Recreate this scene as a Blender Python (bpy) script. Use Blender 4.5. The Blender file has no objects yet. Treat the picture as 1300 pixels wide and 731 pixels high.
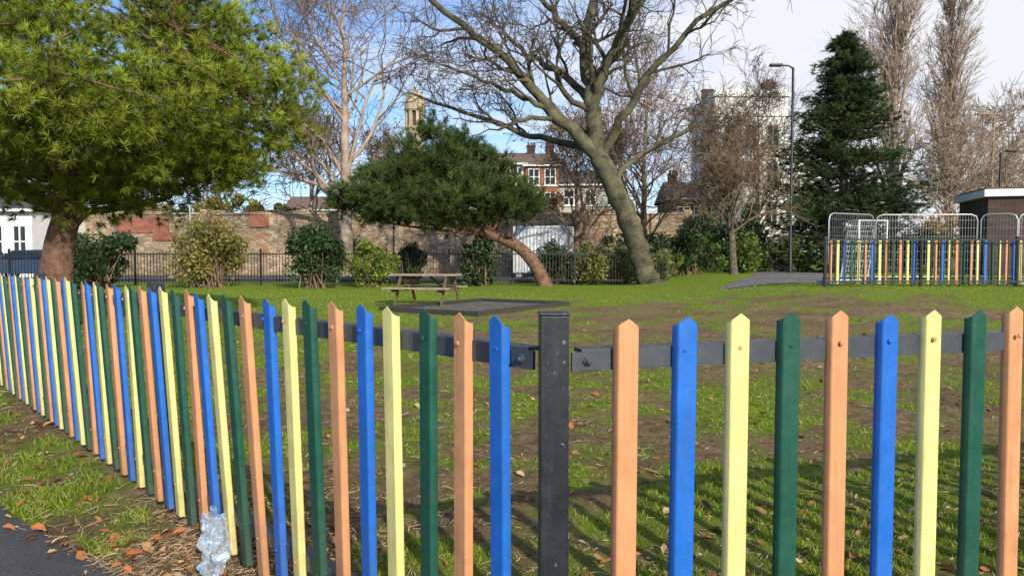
import bpy, math, random
import numpy as np
from mathutils import Vector, Matrix
random.seed(7)
RNG=np.random.default_rng(11)
C=bpy.context.scene.collection

# ---------------------------------------------------------------- noise
_tab=np.random.default_rng(3).random((256,256))
def vnoise(x,y):
    xi=np.floor(x).astype(int); yi=np.floor(y).astype(int)
    fx=x-xi; fy=y-yi
    fx=fx*fx*(3-2*fx); fy=fy*fy*(3-2*fy)
    a=_tab[xi%256,yi%256]; b=_tab[(xi+1)%256,yi%256]
    c=_tab[xi%256,(yi+1)%256]; d=_tab[(xi+1)%256,(yi+1)%256]
    return (a*(1-fx)+b*fx)*(1-fy)+(c*(1-fx)+d*fx)*fy
def fbm(x,y,o=4):
    s=0;a=.5;t=0
    for i in range(o):
        s=s+a*vnoise(x*2**i+17.3*i,y*2**i+5.1*i); t+=a; a*=.55
    return s/t
def sst(a,b,x):
    t=np.clip((x-a)/(b-a),0,1); return t*t*(3-2*t)

# ---------------------------------------------------------------- mesh helpers
def mesh_obj(name,V,faces,mats,midx=None,col=None,smooth=False,parent=None):
    V=np.asarray(V,dtype=np.float32)
    if not isinstance(faces,list): faces=[faces]
    faces=[np.asarray(f,dtype=np.int32) for f in faces if len(f)]
    me=bpy.data.meshes.new(name)
    me.vertices.add(len(V)); me.vertices.foreach_set('co',V.ravel())
    loops=np.concatenate([f.ravel() for f in faces])
    tot=np.concatenate([np.full(len(f),f.shape[1],dtype=np.int32) for f in faces])
    st=np.concatenate([[0],np.cumsum(tot)[:-1]]).astype(np.int32)
    me.loops.add(len(loops)); me.loops.foreach_set('vertex_index',loops)
    me.polygons.add(len(tot)); me.polygons.foreach_set('loop_start',st)
    try: me.polygons.foreach_set('loop_total',tot)
    except Exception: pass
    if not isinstance(mats,(list,tuple)): mats=[mats]
    for m in mats: me.materials.append(m)
    if midx is not None: me.polygons.foreach_set('material_index',np.asarray(midx,dtype=np.int32))
    me.polygons.foreach_set('use_smooth',np.full(len(tot),smooth,dtype=bool))
    me.update(calc_edges=True)
    if col is not None:
        a=me.attributes.new('Col','FLOAT_COLOR','POINT')
        c=np.ones((len(V),4),dtype=np.float32); c[:,:3]=col
        a.data.foreach_set('color',c.ravel())
    me.validate()
    o=bpy.data.objects.new(name,me); C.objects.link(o)
    if parent: o.parent=parent
    return o
def empty(name,loc=(0,0,0),rz=0):
    e=bpy.data.objects.new(name,None); e.location=loc; e.rotation_euler=(0,0,rz); C.objects.link(e); return e

class MB:
    """accumulates boxes / prisms / tubes into one mesh"""
    def __init__(s): s.v=[];s.q=[];s.t=[];s.n=0
    def add(s,V,Q=(),T=()):
        V=np.asarray(V,float)
        s.v.append(V)
        if len(Q): s.q.append(np.asarray(Q)+s.n)
        if len(T): s.t.append(np.asarray(T)+s.n)
        s.n+=len(V)
    def box(s,c,size,rz=0,ax=None):
        hx,hy,hz=[k/2 for k in size]
        P=np.array([[x,y,z] for x in(-hx,hx) for y in(-hy,hy) for z in(-hz,hz)])
        if ax is not None:
            M=np.array(ax); P=P@M
        elif rz:
            ca,sa=math.cos(rz),math.sin(rz)
            P=P@np.array([[ca,sa,0],[-sa,ca,0],[0,0,1]])
        s.add(P+np.array(c),[[0,1,3,2],[4,6,7,5],[0,4,5,1],[2,3,7,6],[0,2,6,4],[1,5,7,3]])
    def beam(s,a,b,w,h):
        a=np.array(a,float);b=np.array(b,float);d=b-a;L=np.linalg.norm(d);d/=L
        up=np.array([0,0,1.]) if abs(d[2])<.95 else np.array([0,1.,0])
        u=np.cross(up,d);u/=np.linalg.norm(u);w2=np.cross(d,u)
        s.box((a+b)/2,(L,w,h),ax=[d,u,w2])
    def tube(s,pts,r,sides=8):
        pts=np.asarray(pts,float)[None]; rr=np.broadcast_to(np.asarray(r,float),(pts.shape[1],))[None]
        V,Q=tubes(pts,rr,sides); s.add(V,Q)
    def obj(s,name,mat,parent=None,smooth=False,bevel=0):
        f=[]
        if s.q: f.append(np.concatenate(s.q))
        if s.t: f.append(np.concatenate(s.t))
        o=mesh_obj(name,np.concatenate(s.v),f,mat,smooth=smooth,parent=parent)
        if bevel:
            m=o.modifiers.new('b','BEVEL'); m.width=bevel; m.segments=2; m.limit_method='ANGLE'
        return o
def tubes(P,R,sides=6):
    """P (M,N,3) R (M,N) -> verts, quads"""
    M,N,_=P.shape
    T=np.gradient(P,axis=1); T/=np.linalg.norm(T,axis=2,keepdims=True)+1e-9
    mt=T.mean(axis=1,keepdims=True)
    ref=np.where(np.abs(mt[...,2:3])>.8,np.array([1.,0,0]),np.array([0,0,1.]))
    ref=np.broadcast_to(ref,T.shape)
    U=np.cross(T,ref);U/=np.linalg.norm(U,axis=2,keepdims=True)+1e-9
    W=np.cross(T,U)
    a=np.arange(sides)*2*math.pi/sides
    ring=U[:,:,None,:]*np.cos(a)[None,None,:,None]+W[:,:,None,:]*np.sin(a)[None,None,:,None]
    V=P[:,:,None,:]+ring*R[:,:,None,None]
    V=V.reshape(-1,3)
    m=np.arange(M)[:,None,None]*N*sides; n=np.arange(N-1)[None,:,None]*sides
    k=np.arange(sides)[None,None,:]; k2=(k+1)%sides
    Q=np.stack([m+n+k,m+n+k2,m+n+sides+k2,m+n+sides+k],axis=-1).reshape(-1,4)
    return V,Q

# ---------------------------------------------------------------- materials
def new_mat(name):
    m=bpy.data.materials.new(name); m.use_nodes=True
    nt=m.node_tree; b=nt.nodes['Principled BSDF']; return m,nt,b
def N(nt,t,**k):
    n=nt.nodes.new(t)
    for a,v in k.items(): setattr(n,a,v)
    return n
def mixc(nt,fac,a,b,mode='MIX'):
    n=N(nt,'ShaderNodeMix',data_type='RGBA',blend_type=mode)
    for s,v in ((n.inputs[0],fac),(n.inputs[6],a),(n.inputs[7],b)):
        if isinstance(v,bpy.types.NodeSocket): nt.links.new(v,s)
        else: s.default_value=v if not isinstance(v,tuple) else (*v[:3],1)
    return n.outputs[2]
def noise(nt,scale,detail=5,rough=.6,vec=None,dist=0):
    n=N(nt,'ShaderNodeTexNoise'); n.inputs['Scale'].default_value=scale
    n.inputs['Detail'].default_value=detail; n.inputs['Roughness'].default_value=rough
    n.inputs['Distortion'].default_value=dist
    if vec is None:
        g=N(nt,'ShaderNodeNewGeometry'); vec=g.outputs['Position']
    nt.links.new(vec,n.inputs['Vector']); return n.outputs['Fac']
def ramp(nt,fac,stops):
    r=N(nt,'ShaderNodeValToRGB'); nt.links.new(fac,r.inputs[0])
    e=r.color_ramp.elements
    while len(e)<len(stops): e.new(.5)
    for el,(p,c) in zip(e,stops):
        el.position=p; el.color=(*c,1) if len(c)==3 else c
    return r.outputs[0]
def bump(nt,b,h,strength=.5,dist=.02):
    n=N(nt,'ShaderNodeBump'); n.inputs['Strength'].default_value=strength; n.inputs['Distance'].default_value=dist
    nt.links.new(h,n.inputs['Height']); nt.links.new(n.outputs[0],b.inputs['Normal'])
def mottled(name,c1,c2,scale=3,rough=.8,bs=.4,bd=.01,metal=0,bscale=None,lo=.35,hi=.65):
    m,nt,b=new_mat(name)
    f=noise(nt,scale,6,.65)
    c=ramp(nt,f,[(lo,c1),(hi,c2)])
    nt.links.new(c,b.inputs['Base Color'])
    b.inputs['Roughness'].default_value=rough; b.inputs['Metallic'].default_value=metal
    if bs: bump(nt,b,noise(nt,bscale or scale*6,5,.7),bs,bd)
    return m
def paint(name,c,wear=(.35,.33,.3),chips=.70):
    m,nt,b=new_mat(name)
    f=noise(nt,9,6,.7)
    dark=tuple(k*.78 for k in c); lite=tuple(min(1,k*1.08+.012) for k in c)
    col=ramp(nt,f,[(.3,dark),(.55,c),(.75,lite)])
    g=N(nt,'ShaderNodeNewGeometry'); mp=N(nt,'ShaderNodeMapping'); mp.inputs['Scale'].default_value=(90,90,4)
    nt.links.new(g.outputs['Position'],mp.inputs[0])
    s=noise(nt,1.0,5,.7,vec=mp.outputs[0])
    sm=ramp(nt,s,[(.48,(0,0,0)),(.8,(.8,.8,.8))])
    col=mixc(nt,sm,col,tuple(k*.5+.035 for k in c))
    sp=N(nt,'ShaderNodeSeparateXYZ'); nt.links.new(g.outputs['Position'],sp.inputs[0])
    mr=N(nt,'ShaderNodeMapRange'); nt.links.new(sp.outputs[2],mr.inputs[0]); mr.inputs[1].default_value=.0; mr.inputs[2].default_value=.5; mr.inputs[3].default_value=.7; mr.inputs[4].default_value=0
    ml=N(nt,'ShaderNodeMath',operation='MULTIPLY'); nt.links.new(mr.outputs[0],ml.inputs[0]); nt.links.new(noise(nt,30,5,.75),ml.inputs[1])
    col=mixc(nt,ml.outputs[0],col,(.12,.1,.06))
    ch=ramp(nt,noise(nt,60,4,.75),[(chips,(0,0,0)),(chips+.03,(1,1,1))])
    col=mixc(nt,ch,col,wear)
    nt.links.new(col,b.inputs['Base Color'])
    rr=ramp(nt,noise(nt,25,4),[(.3,(.33,)*3),(.7,(.55,)*3)]); nt.links.new(rr,b.inputs['Roughness'])
    bump(nt,b,noise(nt,40,5,.7),.25,.003)
    return m
def attr_mat(name,rough=.6,trans=.25,spec=.3):
    m,nt,b=new_mat(name)
    a=N(nt,'ShaderNodeAttribute',attribute_name='Col')
    col=a.outputs['Color']
    nt.links.new(col,b.inputs['Base Color']); b.inputs['Roughness'].default_value=rough
    b.inputs['Specular IOR Level'].default_value=spec
    if trans:
        t=N(nt,'ShaderNodeBsdfTranslucent'); nt.links.new(col,t.inputs[0])
        mx=N(nt,'ShaderNodeMixShader'); mx.inputs[0].default_value=trans
        nt.links.new(b.outputs[0],mx.inputs[1]); nt.links.new(t.outputs[0],mx.inputs[2])
        nt.links.new(mx.outputs[0],nt.nodes['Material Output'].inputs[0])
    return m
def flat(name,c,rough=.6,metal=0): return mottled(name,tuple(k*.85 for k in c),tuple(min(1,k*1.1) for k in c),4,rough,.15,.005,metal)

M_leaf=attr_mat('foliage',.5,.3,.35)
M_needle=attr_mat('pine_needles',.6,.25,.15)
M_grass=attr_mat('grass_blades',.5,.35,.25)
M_dead=attr_mat('dead_leaves',.8,0,.1)
M_bark=mottled('bark_grey',(.07,.055,.04),(.2,.16,.115),6,.95,.9,.04,bscale=18)
M_barkmoss=mottled('bark_mossy',(.035,.032,.024),(.17,.15,.085),2.2,.95,1,.06,bscale=12)
M_barkred=mottled('bark_pine',(.08,.04,.028),(.27,.15,.1),7,.95,1,.06,bscale=12)
M_twigdark=mottled('bark_twig_dark',(.05,.038,.028),(.13,.10,.07),2,.95,0)
M_twig=mottled('bark_twig',(.13,.085,.055),(.28,.19,.13),3,.95,0)
M_twigpale=mottled('bark_pale',(.24,.17,.13),(.44,.34,.27),3,.95,0)
M_blue=paint('paint_blue',(.012,.14,.56)); M_yel=paint('paint_yellow',(.80,.71,.27))
M_grn=paint('paint_green',(.006,.08,.052)); M_org=paint('paint_orange',(.66,.30,.14))
M_rail=paint('paint_black_steel',(.06,.07,.085),(.2,.2,.2),.66)
M_post=paint('paint_post_steel',(.014,.017,.023),(.16,.16,.16),.645)
M_steel=mottled('galvanised_steel',(.35,.36,.37),(.55,.56,.57),20,.4,.1,.002,metal=.7)
M_black=flat('black_metal',(.012,.012,.014),.5)
M_white=flat('white_render',(.78,.78,.77),.7)
M_glass,_nt,_b=new_mat('window_glass'); _b.inputs['Base Color'].default_value=(.02,.025,.03,1); _b.inputs['Roughness'].default_value=.08
M_slate=mottled('roof_slate',(.05,.045,.045),(.1,.09,.085),5,.8,.4,.02)
M_rooftile=mottled('roof_tile',(.1,.065,.05),(.2,.13,.10),4,.85,.5,.03)
M_conc=mottled('concrete',(.28,.27,.25),(.42,.4,.38),6,.9,.3,.01)
def brick_mat(name,c1,c2,mort,scale,bw=.5,rh=.25,bs=.6):
    m,nt,b=new_mat(name)
    tc=N(nt,'ShaderNodeNewGeometry'); sp=N(nt,'ShaderNodeSeparateXYZ'); nt.links.new(tc.outputs['Position'],sp.inputs[0])
    ad=N(nt,'ShaderNodeMath',operation='ADD'); nt.links.new(sp.outputs[0],ad.inputs[0]); nt.links.new(sp.outputs[1],ad.inputs[1])
    cb=N(nt,'ShaderNodeCombineXYZ'); nt.links.new(ad.outputs[0],cb.inputs[0]); nt.links.new(sp.outputs[2],cb.inputs[1])
    br=N(nt,'ShaderNodeTexBrick'); br.inputs['Scale'].default_value=scale
    br.inputs['Brick Width'].default_value=bw; br.inputs['Row Height'].default_value=rh
    br.inputs['Color1'].default_value=(*c1,1); br.inputs['Color2'].default_value=(*c2,1); br.inputs['Mortar'].default_value=(*mort,1)
    br.inputs['Mortar Size'].default_value=.02
    nt.links.new(cb.outputs[0],br.inputs['Vector'])
    n=ramp(nt,noise(nt,1.1,7,.75),[(.3,(.45,.45,.45)),(.7,(1.25,1.2,1.15))])
    col=mixc(nt,1.0,br.outputs['Color'],n,'MULTIPLY')
    nt.links.new(col,b.inputs['Base Color']); b.inputs['Roughness'].default_value=.9
    bump(nt,b,noise(nt,8,5,.7),bs,.04)
    return m
def rubble_mat():
    m,nt,b=new_mat('rubble_stone')
    g=N(nt,'ShaderNodeNewGeometry');mp=N(nt,'ShaderNodeMapping');mp.inputs['Scale'].default_value=(2.6,2.6,6.0);nt.links.new(g.outputs['Position'],mp.inputs[0])
    vo=N(nt,'ShaderNodeTexVoronoi');vo.inputs['Scale'].default_value=1.0;nt.links.new(mp.outputs[0],vo.inputs['Vector'])
    sp=N(nt,'ShaderNodeSeparateColor');nt.links.new(vo.outputs['Color'],sp.inputs[0])
    c=ramp(nt,sp.outputs[0],[(.0,(.22,.16,.11)),(.35,(.36,.27,.18)),(.7,(.50,.39,.27)),(.95,(.32,.25,.19))])
    ve=N(nt,'ShaderNodeTexVoronoi',feature='DISTANCE_TO_EDGE');ve.inputs['Scale'].default_value=1.0;nt.links.new(mp.outputs[0],ve.inputs['Vector'])
    e=ramp(nt,ve.outputs['Distance'],[(.02,(.7,.7,.7)),(.09,(0,0,0))])
    c=mixc(nt,e,c,(.16,.13,.095))
    w=ramp(nt,noise(nt,.35,7,.75),[(.32,(.42,.38,.34)),(.5,(.95,.93,.9)),(.68,(1.3,1.2,1.1))]); c=mixc(nt,1.0,c,w,'MULTIPLY')
    gm=ramp(nt,noise(nt,.9,6,.75),[(.57,(0,0,0)),(.66,(.8,.8,.8))]); c=mixc(nt,gm,c,(.08,.085,.035))
    rd=ramp(nt,noise(nt,.55,5,.7,dist=.5),[(.60,(0,0,0)),(.64,(.6,.6,.6))]); c=mixc(nt,rd,c,(.30,.12,.07))
    nt.links.new(c,b.inputs['Base Color']);b.inputs['Roughness'].default_value=.95
    bump(nt,b,ve.outputs['Distance'],.8,.1)
    return m
M_stone=rubble_mat()
M_brickred=brick_mat('brick_red',(.36,.11,.06),(.28,.09,.055),(.3,.25,.2),4,.9,.3)
M_brickdark=brick_mat('brick_dark',(.09,.045,.036),(.06,.035,.03),(.12,.1,.09),4,.9,.3)

# ---------------------------------------------------------------- fence geometry basis
CP=np.array([.09,1.6])
DL=np.array([-.680,.733]); NL=np.array([-.733,-.680])
DR=np.array([.955,.297]); NR=np.array([.297,-.955])
EX=np.array([-60,-14,-6,-3.4,-2.44,-1.9,-1.36,-.85,-.35,.3,2,6,20,60.])
EY=np.array([62,15.6,7.1,4.45,3.52,3.1,2.72,2.0,1.35,1.15,1.6,2.8,7.2,20.])
def edge(x): return np.interp(x,EX,EY)+.05*(fbm(x*3,x*0+2)-.5)
def height(x,y):
    z=.38*sst(11,20,y)*sst(4,9,x)
    z=z+3.3*sst(45.5,48,y)*(1-sst(11,17,x))
    z=z+.05*(fbm(x*.5,y*.5)-.5)*sst(3,6,y)+.06*(fbm(x*3.5,y*3.5)-.5)*(1-sst(15,30,y))
    e=y-edge(x)
    inp=1-sst(-.03,.03,e)
    z=z*(1-inp)+(-.04)*inp
    sl=(x-CP[0])*NL[0]+(y-CP[1])*NL[1]
    z=z+.03*np.exp(-(sl/.25)**2)*(1-inp)*(y<9)
    return z
PX=[22.5,25,28,34,44.5];PC=[7.6,9.3,10.6,12.9,15.6]
def gdens(x,y):
    n=fbm(x*1.1,y*1.1,5); n2=fbm(x*4.1+40,y*4.1,4)
    sl=(x-CP[0])*NL[0]+(y-CP[1])*NL[1]; sr=(x-CP[0])*NR[0]+(y-CP[1])*NR[1]
    out=sst(-.02,.05,np.maximum(sl,sr))
    b=np.exp(-(((x-3.6)/6.5)**2+((y-13.4)/4.2)**2))
    d=.54-.47*b+.5*sst(17.5,21.,y)+.3*(1-sst(-3.5,0,x))*sst(7,12,y)+.36*sst(8,11,x)*sst(15,17.5,y)
    d=d-.04*sst(.4,2,x)*(1-sst(5,9,y))
    d=d+out*.16
    d=d-1.1*np.exp(-(((x+1.15)/.42)**2+((y-2.85)/.38)**2))
    d=d-.75*np.exp(-(((x+3.3)/.55)**2+((y-4.8)/.4)**2))
    d=d-.5*np.exp(-(sl/.09)**2)
    d=d+(n-.5)*1.8+(n2-.5)*1.5
    return np.clip(d,0,1)

# ---------------------------------------------------------------- ground sheet
def build_ground():
    n=560; A=1.5; T=math.asinh(900/A)
    t=np.linspace(-T,T,n); xs=A*np.sinh(t)
    ty=np.linspace(-math.asinh(60/A),math.asinh(1500/A),n); ys=A*np.sinh(ty)+3.0
    X,Y=np.meshgrid(xs,ys); X=X.ravel();Y=Y.ravel()
    Z=height(X,Y); g=gdens(X,Y)
    i=np.arange(n-1)[:,None]*n+np.arange(n-1)[None,:]
    F=np.stack([i,i+1,i+n+1,i+n],-1).reshape(-1,4)
    m,nt,b=new_mat('ground_soil_grass')
    a=N(nt,'ShaderNodeAttribute',attribute_name='Col')
    soil=ramp(nt,noise(nt,9,9,.8),[(.3,(.085,.058,.034)),(.5,(.215,.155,.088)),(.7,(.38,.285,.175))])
    lf=ramp(nt,noise(nt,.9,5,.65),[(.35,(.78,.76,.72)),(.65,(1.25,1.2,1.12))]); soil=mixc(nt,1.0,soil,lf,'MULTIPLY')
    gr=ramp(nt,noise(nt,11,6,.7),[(.3,(.085,.14,.014)),(.55,(.20,.28,.028)),(.75,(.32,.38,.05))])
    fn=noise(nt,18,8,.85)
    ad=N(nt,'ShaderNodeMath',operation='ADD'); nt.links.new(a.outputs['Fac'],ad.inputs[0]); nt.links.new(fn,ad.inputs[1])
    ad2=N(nt,'ShaderNodeMath',operation='MULTIPLY_ADD'); nt.links.new(ad.outputs[0],ad2.inputs[0]); ad2.inputs[1].default_value=1.9; ad2.inputs[2].default_value=-1.3
    ad2.use_clamp=True
    col=mixc(nt,ad2.outputs[0],soil,gr)
    nt.links.new(col,b.inputs['Base Color']); b.inputs['Roughness'].default_value=.95; b.inputs['Specular IOR Level'].default_value=.1
    bump(nt,b,noise(nt,26,8,.8),.9,.05)
    mesh_obj('ground',np.stack([X,Y,Z],1),F,m,col=np.repeat(g[:,None],3,1),smooth=True)
build_ground()

def build_paths():
    m,nt,b=new_mat('asphalt')
    f=noise(nt,180,4,.8); l=noise(nt,1.3,5,.6)
    c=ramp(nt,f,[(.32,(.035,.033,.035)),(.55,(.095,.092,.095)),(.72,(.25,.24,.24))])
    l2=ramp(nt,l,[(.3,(.75,.75,.75)),(.7,(1.25,1.22,1.18))])
    nt.links.new(mixc(nt,1,c,l2,'MULTIPLY'),b.inputs['Base Color']); b.inputs['Roughness'].default_value=.9
    bump(nt,b,f,.8,.006)
    xs=np.concatenate([np.linspace(-60,-8,30),np.linspace(-7.9,6,280),np.linspace(6.2,60,30)])
    e=edge(xs)+.03*(fbm(xs*25,xs*0+9)-.5)
    V=[];n=len(xs)
    rows=[0,.04,1.5,4.0]
    for k,o in enumerate(rows):
        z=np.full(n,.002 if k else -.02)
        V.append(np.stack([xs,e-o,z],1))
    V=np.concatenate(V)
    F=[[r*n+i,r*n+i+1,(r+1)*n+i+1,(r+1)*n+i] for r in range(len(rows)-1) for i in range(n-1)]
    mesh_obj('asphalt_path',V,np.array(F)[:,::-1],m,smooth=True)
    ys=np.linspace(22.5,44.5,60); V=[]
    cx=np.interp(ys,PX,PC); w=np.interp(ys,[22.5,24,27,44.5],[1.5,2.2,2.1,2.0])
    cols=9
    for j in range(cols):
        xx=cx+(j/(cols-1)*2-1)*w
        if j in(0,cols-1): xx=xx+.4*(fbm(ys*1.5,ys*0+j)-.5)
        dz=.012 if j in(1,cols-2) else (-.03 if j in (0,cols-1) else .02)
        V.append(np.stack([xx,ys,height(xx,ys)+dz],1))
    V=np.concatenate(V); n=len(ys)
    F=[[j*n+i,(j+1)*n+i,(j+1)*n+i+1,j*n+i+1] for j in range(cols-1) for i in range(n-1)]
    mg=mottled('asphalt_worn',(.10,.098,.095),(.19,.18,.17),2,.95,.3,.01)
    mesh_obj('park_path',V,np.array(F),mg,smooth=True)
    V=[[-60,33.6,.06],[9,33.6,.06],[9,44.6,.06],[-60,44.6,.06],[-60,33.6,-.3],[9,33.6,-.3],[9,44.6,-.3],[-60,44.6,-.3]]
    mesh_obj('street_road',V,np.array([[0,1,2,3],[4,5,1,0],[5,6,2,1]]),mottled('asphalt_road',(.05,.05,.052),(.085,.085,.085),1,.9,.3,.01))
build_paths()

# ---------------------------------------------------------------- grass blades
def build_grass():
    n=560000
    u=RNG.random(n)
    y0,y1=1.4,26.; p=-.6
    Y=(y0**p+u*(y1**p-y0**p))**(1/p)
    X=(RNG.random(n)*2-1)*(.85*Y+1.2)
    cl=RNG.normal(0,.012,(n,2)); X=X+cl[:,0];Y=Y+cl[:,1]
    g=gdens(X,Y)+ .8*(fbm(X*10,Y*10,3)-.5)
    sl=np.maximum((X-CP[0])*NL[0]+(Y-CP[1])*NL[1],(X-CP[0])*NR[0]+(Y-CP[1])*NR[1])>0
    keep=(RNG.random(n)<np.clip((g-.42)*1.4,0.025,.75+.15*sl))&(Y>edge(X)+.0)
    tx=X+.75;ty=Y-17
    keep&=~((np.abs(tx*.85-ty*.53)<1.4)&(np.abs(tx*.53+ty*.85)<2.05))
    keep&=~((Y>22.4)&(np.abs(X-np.interp(Y,PX,PC))<2.0))
    X=X[keep];Y=Y[keep];g=g[keep];sl=sl[keep];n=len(X)
    Z=height(X,Y)
    h=(.007+.020*RNG.random(n)**1.5)*(.6+.6*np.clip(g,0,1))*(1+.7*sl)*(1+.025*Y)
    w=.0022+.0007*Y**.9
    a=RNG.random(n)*6.283; lean=RNG.random(n)*1.7
    la=RNG.random(n)*6.283
    dx=np.cos(a)*w;dy=np.sin(a)*w
    tx=X+np.cos(la)*h*lean;ty=Y+np.sin(la)*h*lean
    V=np.empty((n,3,3))
    V[:,0]=np.stack([X-dx,Y-dy,Z-.006],1);V[:,1]=np.stack([X+dx,Y+dy,Z-.006],1);V[:,2]=np.stack([tx,ty,Z+h],1)
    t=np.clip(RNG.random(n)*.8+.6*(fbm(X*2,Y*2)-.35),0,1)[:,None]
    c=np.array([.15,.25,.02])*(1-t)+np.array([.42,.50,.05])*t
    dry=RNG.random(n)<.16; c[dry]=np.array([.42,.35,.17])
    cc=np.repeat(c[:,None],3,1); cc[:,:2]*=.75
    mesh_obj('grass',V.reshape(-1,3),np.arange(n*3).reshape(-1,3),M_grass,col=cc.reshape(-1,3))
build_grass()

def build_dead_leaves():
    n=5200
    u=RNG.random(n);Y=(1.6**-.5+u*(24**-.5-1.6**-.5))**-2
    X=(RNG.random(n)*2-1)*(.8*Y+.8)
    k=(Y>edge(X)-.15)&((fbm(X*1.3,Y*1.3)>.45)|(RNG.random(n)<.35)); X=X[k];Y=Y[k]
    ex=RNG.normal(0,.28,(300,2))+np.array([-1.2,2.95]); ex2=RNG.normal(0,.5,(190,2))+np.array([-3.2,4.9])
    X=np.concatenate([X,ex[:,0],ex2[:,0]]);Y=np.concatenate([Y,ex[:,1],ex2[:,1]]);n=len(X)
    Z=np.maximum(height(X,Y),np.where(Y<edge(X),.003,-9))+.006+RNG.random(n)*.01
    s=(.008+.024*RNG.random(n)**1.6)*(1+.02*Y)
    base=np.array([[-1,0,.0],[-.35,.62,.25],[.5,.5,.2],[1.15,0,.05],[.5,-.5,.3],[-.35,-.62,.15]])
    a=RNG.random(n)*6.283
    curl=RNG.random(n)*2.0-.2
    P=np.repeat(base[None],n,0)*s[:,None,None]; P[:,:,2]*=curl[:,None]; P[:,:,1]*=(.5+.6*RNG.random(n))[:,None]
    ca,sa=np.cos(a)[:,None],np.sin(a)[:,None]
    tl=RNG.normal(0,.35,(n,2))
    x=P[...,0]*ca-P[...,1]*sa; y=P[...,0]*sa+P[...,1]*ca; z=P[...,2]+x*tl[:,:1]+y*tl[:,1:]
    V=np.stack([x+X[:,None],y+Y[:,None],z+Z[:,None]],-1)
    pal=np.array([[.34,.15,.06],[.2,.10,.05],[.42,.24,.11],[.14,.08,.05],[.47,.34,.2],[.36,.13,.05]])
    c=pal[RNG.integers(0,6,n)]*(.6+.6*RNG.random((n,1)))
    i=np.arange(n)[:,None]*6
    F=np.concatenate([i+np.array([[0,3,2,1]]),i+np.array([[0,5,4,3]])])
    mesh_obj('fallen_leaves',V.reshape(-1,3),F,M_dead,col=np.repeat(c,6,0))
    m=2000
    p=np.stack([RNG.normal(-1.22,.33,m),RNG.normal(2.92,.33,m)],1)
    m2=6500;u=RNG.random(m2);yy=(1.7**-.6+u*(12**-.6-1.7**-.6))**(-1/.6);p2=np.stack([(RNG.random(m2)*2-1)*(.8*yy+.6),yy],1)
    p=np.concatenate([p,p2])
    k=(p[:,1]>edge(p[:,0])-.08); p=p[k]; m=len(p)
    z=np.maximum(height(p[:,0],p[:,1]),0)+RNG.random(m)*.014
    a=RNG.random(m)*6.283; L=.02+.07*RNG.random(m)**1.5; e=RNG.normal(0,.3,m)
    d=np.stack([np.cos(a)*np.cos(e),np.sin(a)*np.cos(e),np.abs(np.sin(e))*.6],1)*L[:,None]
    A=np.column_stack([p,z]); Pm=np.stack([A-d*.5,A+RNG.normal(0,.006,(m,3)),A+d*.5],1)
    V,Q=tubes(Pm,np.full((m,3),.0012)*(.7+RNG.random((m,1)))*(1+.1*p[:,1:2]),3)
    cc=np.array([.40,.29,.18])*(.35+.9*RNG.random((m,1)))
    mesh_obj('dry_twigs_litter',V,Q,M_dead,col=np.repeat(cc,9,0))
build_dead_leaves()

# ---------------------------------------------------------------- coloured palisade fence
def pale_into(store,base,nrm,H,w=.0575,rng=RNG,z0=.06):
    """rolled steel pale: flat face with folded-back flanks, rounded tip, 3 mm thick"""
    d=np.array([-nrm[1],nrm[0]])
    if d@np.array([1,0])<0: d=-d
    prof=[(-.5,.020),(-.485,.010),(-.42,.002),(-.37,.0),(0,-.0006),(.37,.0),(.42,.002),(.485,.010),(.5,.020)]
    tiltx=rng.normal(0,.004); tiltn=rng.normal(0,.005); H=H+rng.normal(0,.004)
    lop=rng.normal(.004,.002)
    def top(u): return H-.024*abs(u*2)**1.9-lop*(u+.5)
    us=[p[0] for p in prof]
    lev=[0,.25,.5,.75,.93]
    V=[]
    for layer,th in ((0,0),(1,.003)):
        for (u,dep) in prof:
            uu=u*(1-(th*1.6/w if layer else 0)); tp=top(u)
            for l in lev+[1]:
                z=z0+(H-.045-z0)*l/.93 if l<.93 else (H-.045 if l==.93 else tp)
                q=base+d*(uu*w+tiltx*z)+nrm*(-(dep+th)+tiltn*z)
                V.append((q[0],q[1],z))
    nl=len(lev)+1;npf=len(prof);F=[];o=npf*nl
    for k in range(npf-1):
        for j in range(nl-1):
            a=k*nl+j;b=(k+1)*nl+j
            F.append((a,b,b+1,a+1)); F.append((a+o,a+1+o,b+1+o,b+o))
        a=k*nl+nl-1;b=(k+1)*nl+nl-1
        F.append((a,b,b+o,a+o))
    for j in range(nl-1):
        F.append((j,j+1,j+1+o,j+o)); k=(npf-1)*nl+j; F.append((k,k+o,k+1+o,k+1))
    store.add(np.array(V),np.array(F))
def bolt(store,c,nrm,r,h,sides=10):
    n3=np.array([nrm[0],nrm[1],0.]); d=np.array([-nrm[1],nrm[0],0]); up=np.array([0,0,1.])
    V=[]
    for hh,rr in ((0,r),(h*.6,r),(h,r*.6)):
        for k in range(sides):
            a=k*2*math.pi/sides; V.append(np.array(c)+n3*hh+d*math.cos(a)*rr+up*math.sin(a)*rr)
    V.append(np.array(c)+n3*h)
    Q=[(l*sides+k,l*sides+(k+1)%sides,(l+1)*sides+(k+1)%sides,(l+1)*sides+k) for l in range(2) for k in range(sides)]
    T=[(2*sides+k,2*sides+(k+1)%sides,3*sides) for k in range(sides)]
    store.add(V,Q,T)
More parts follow.
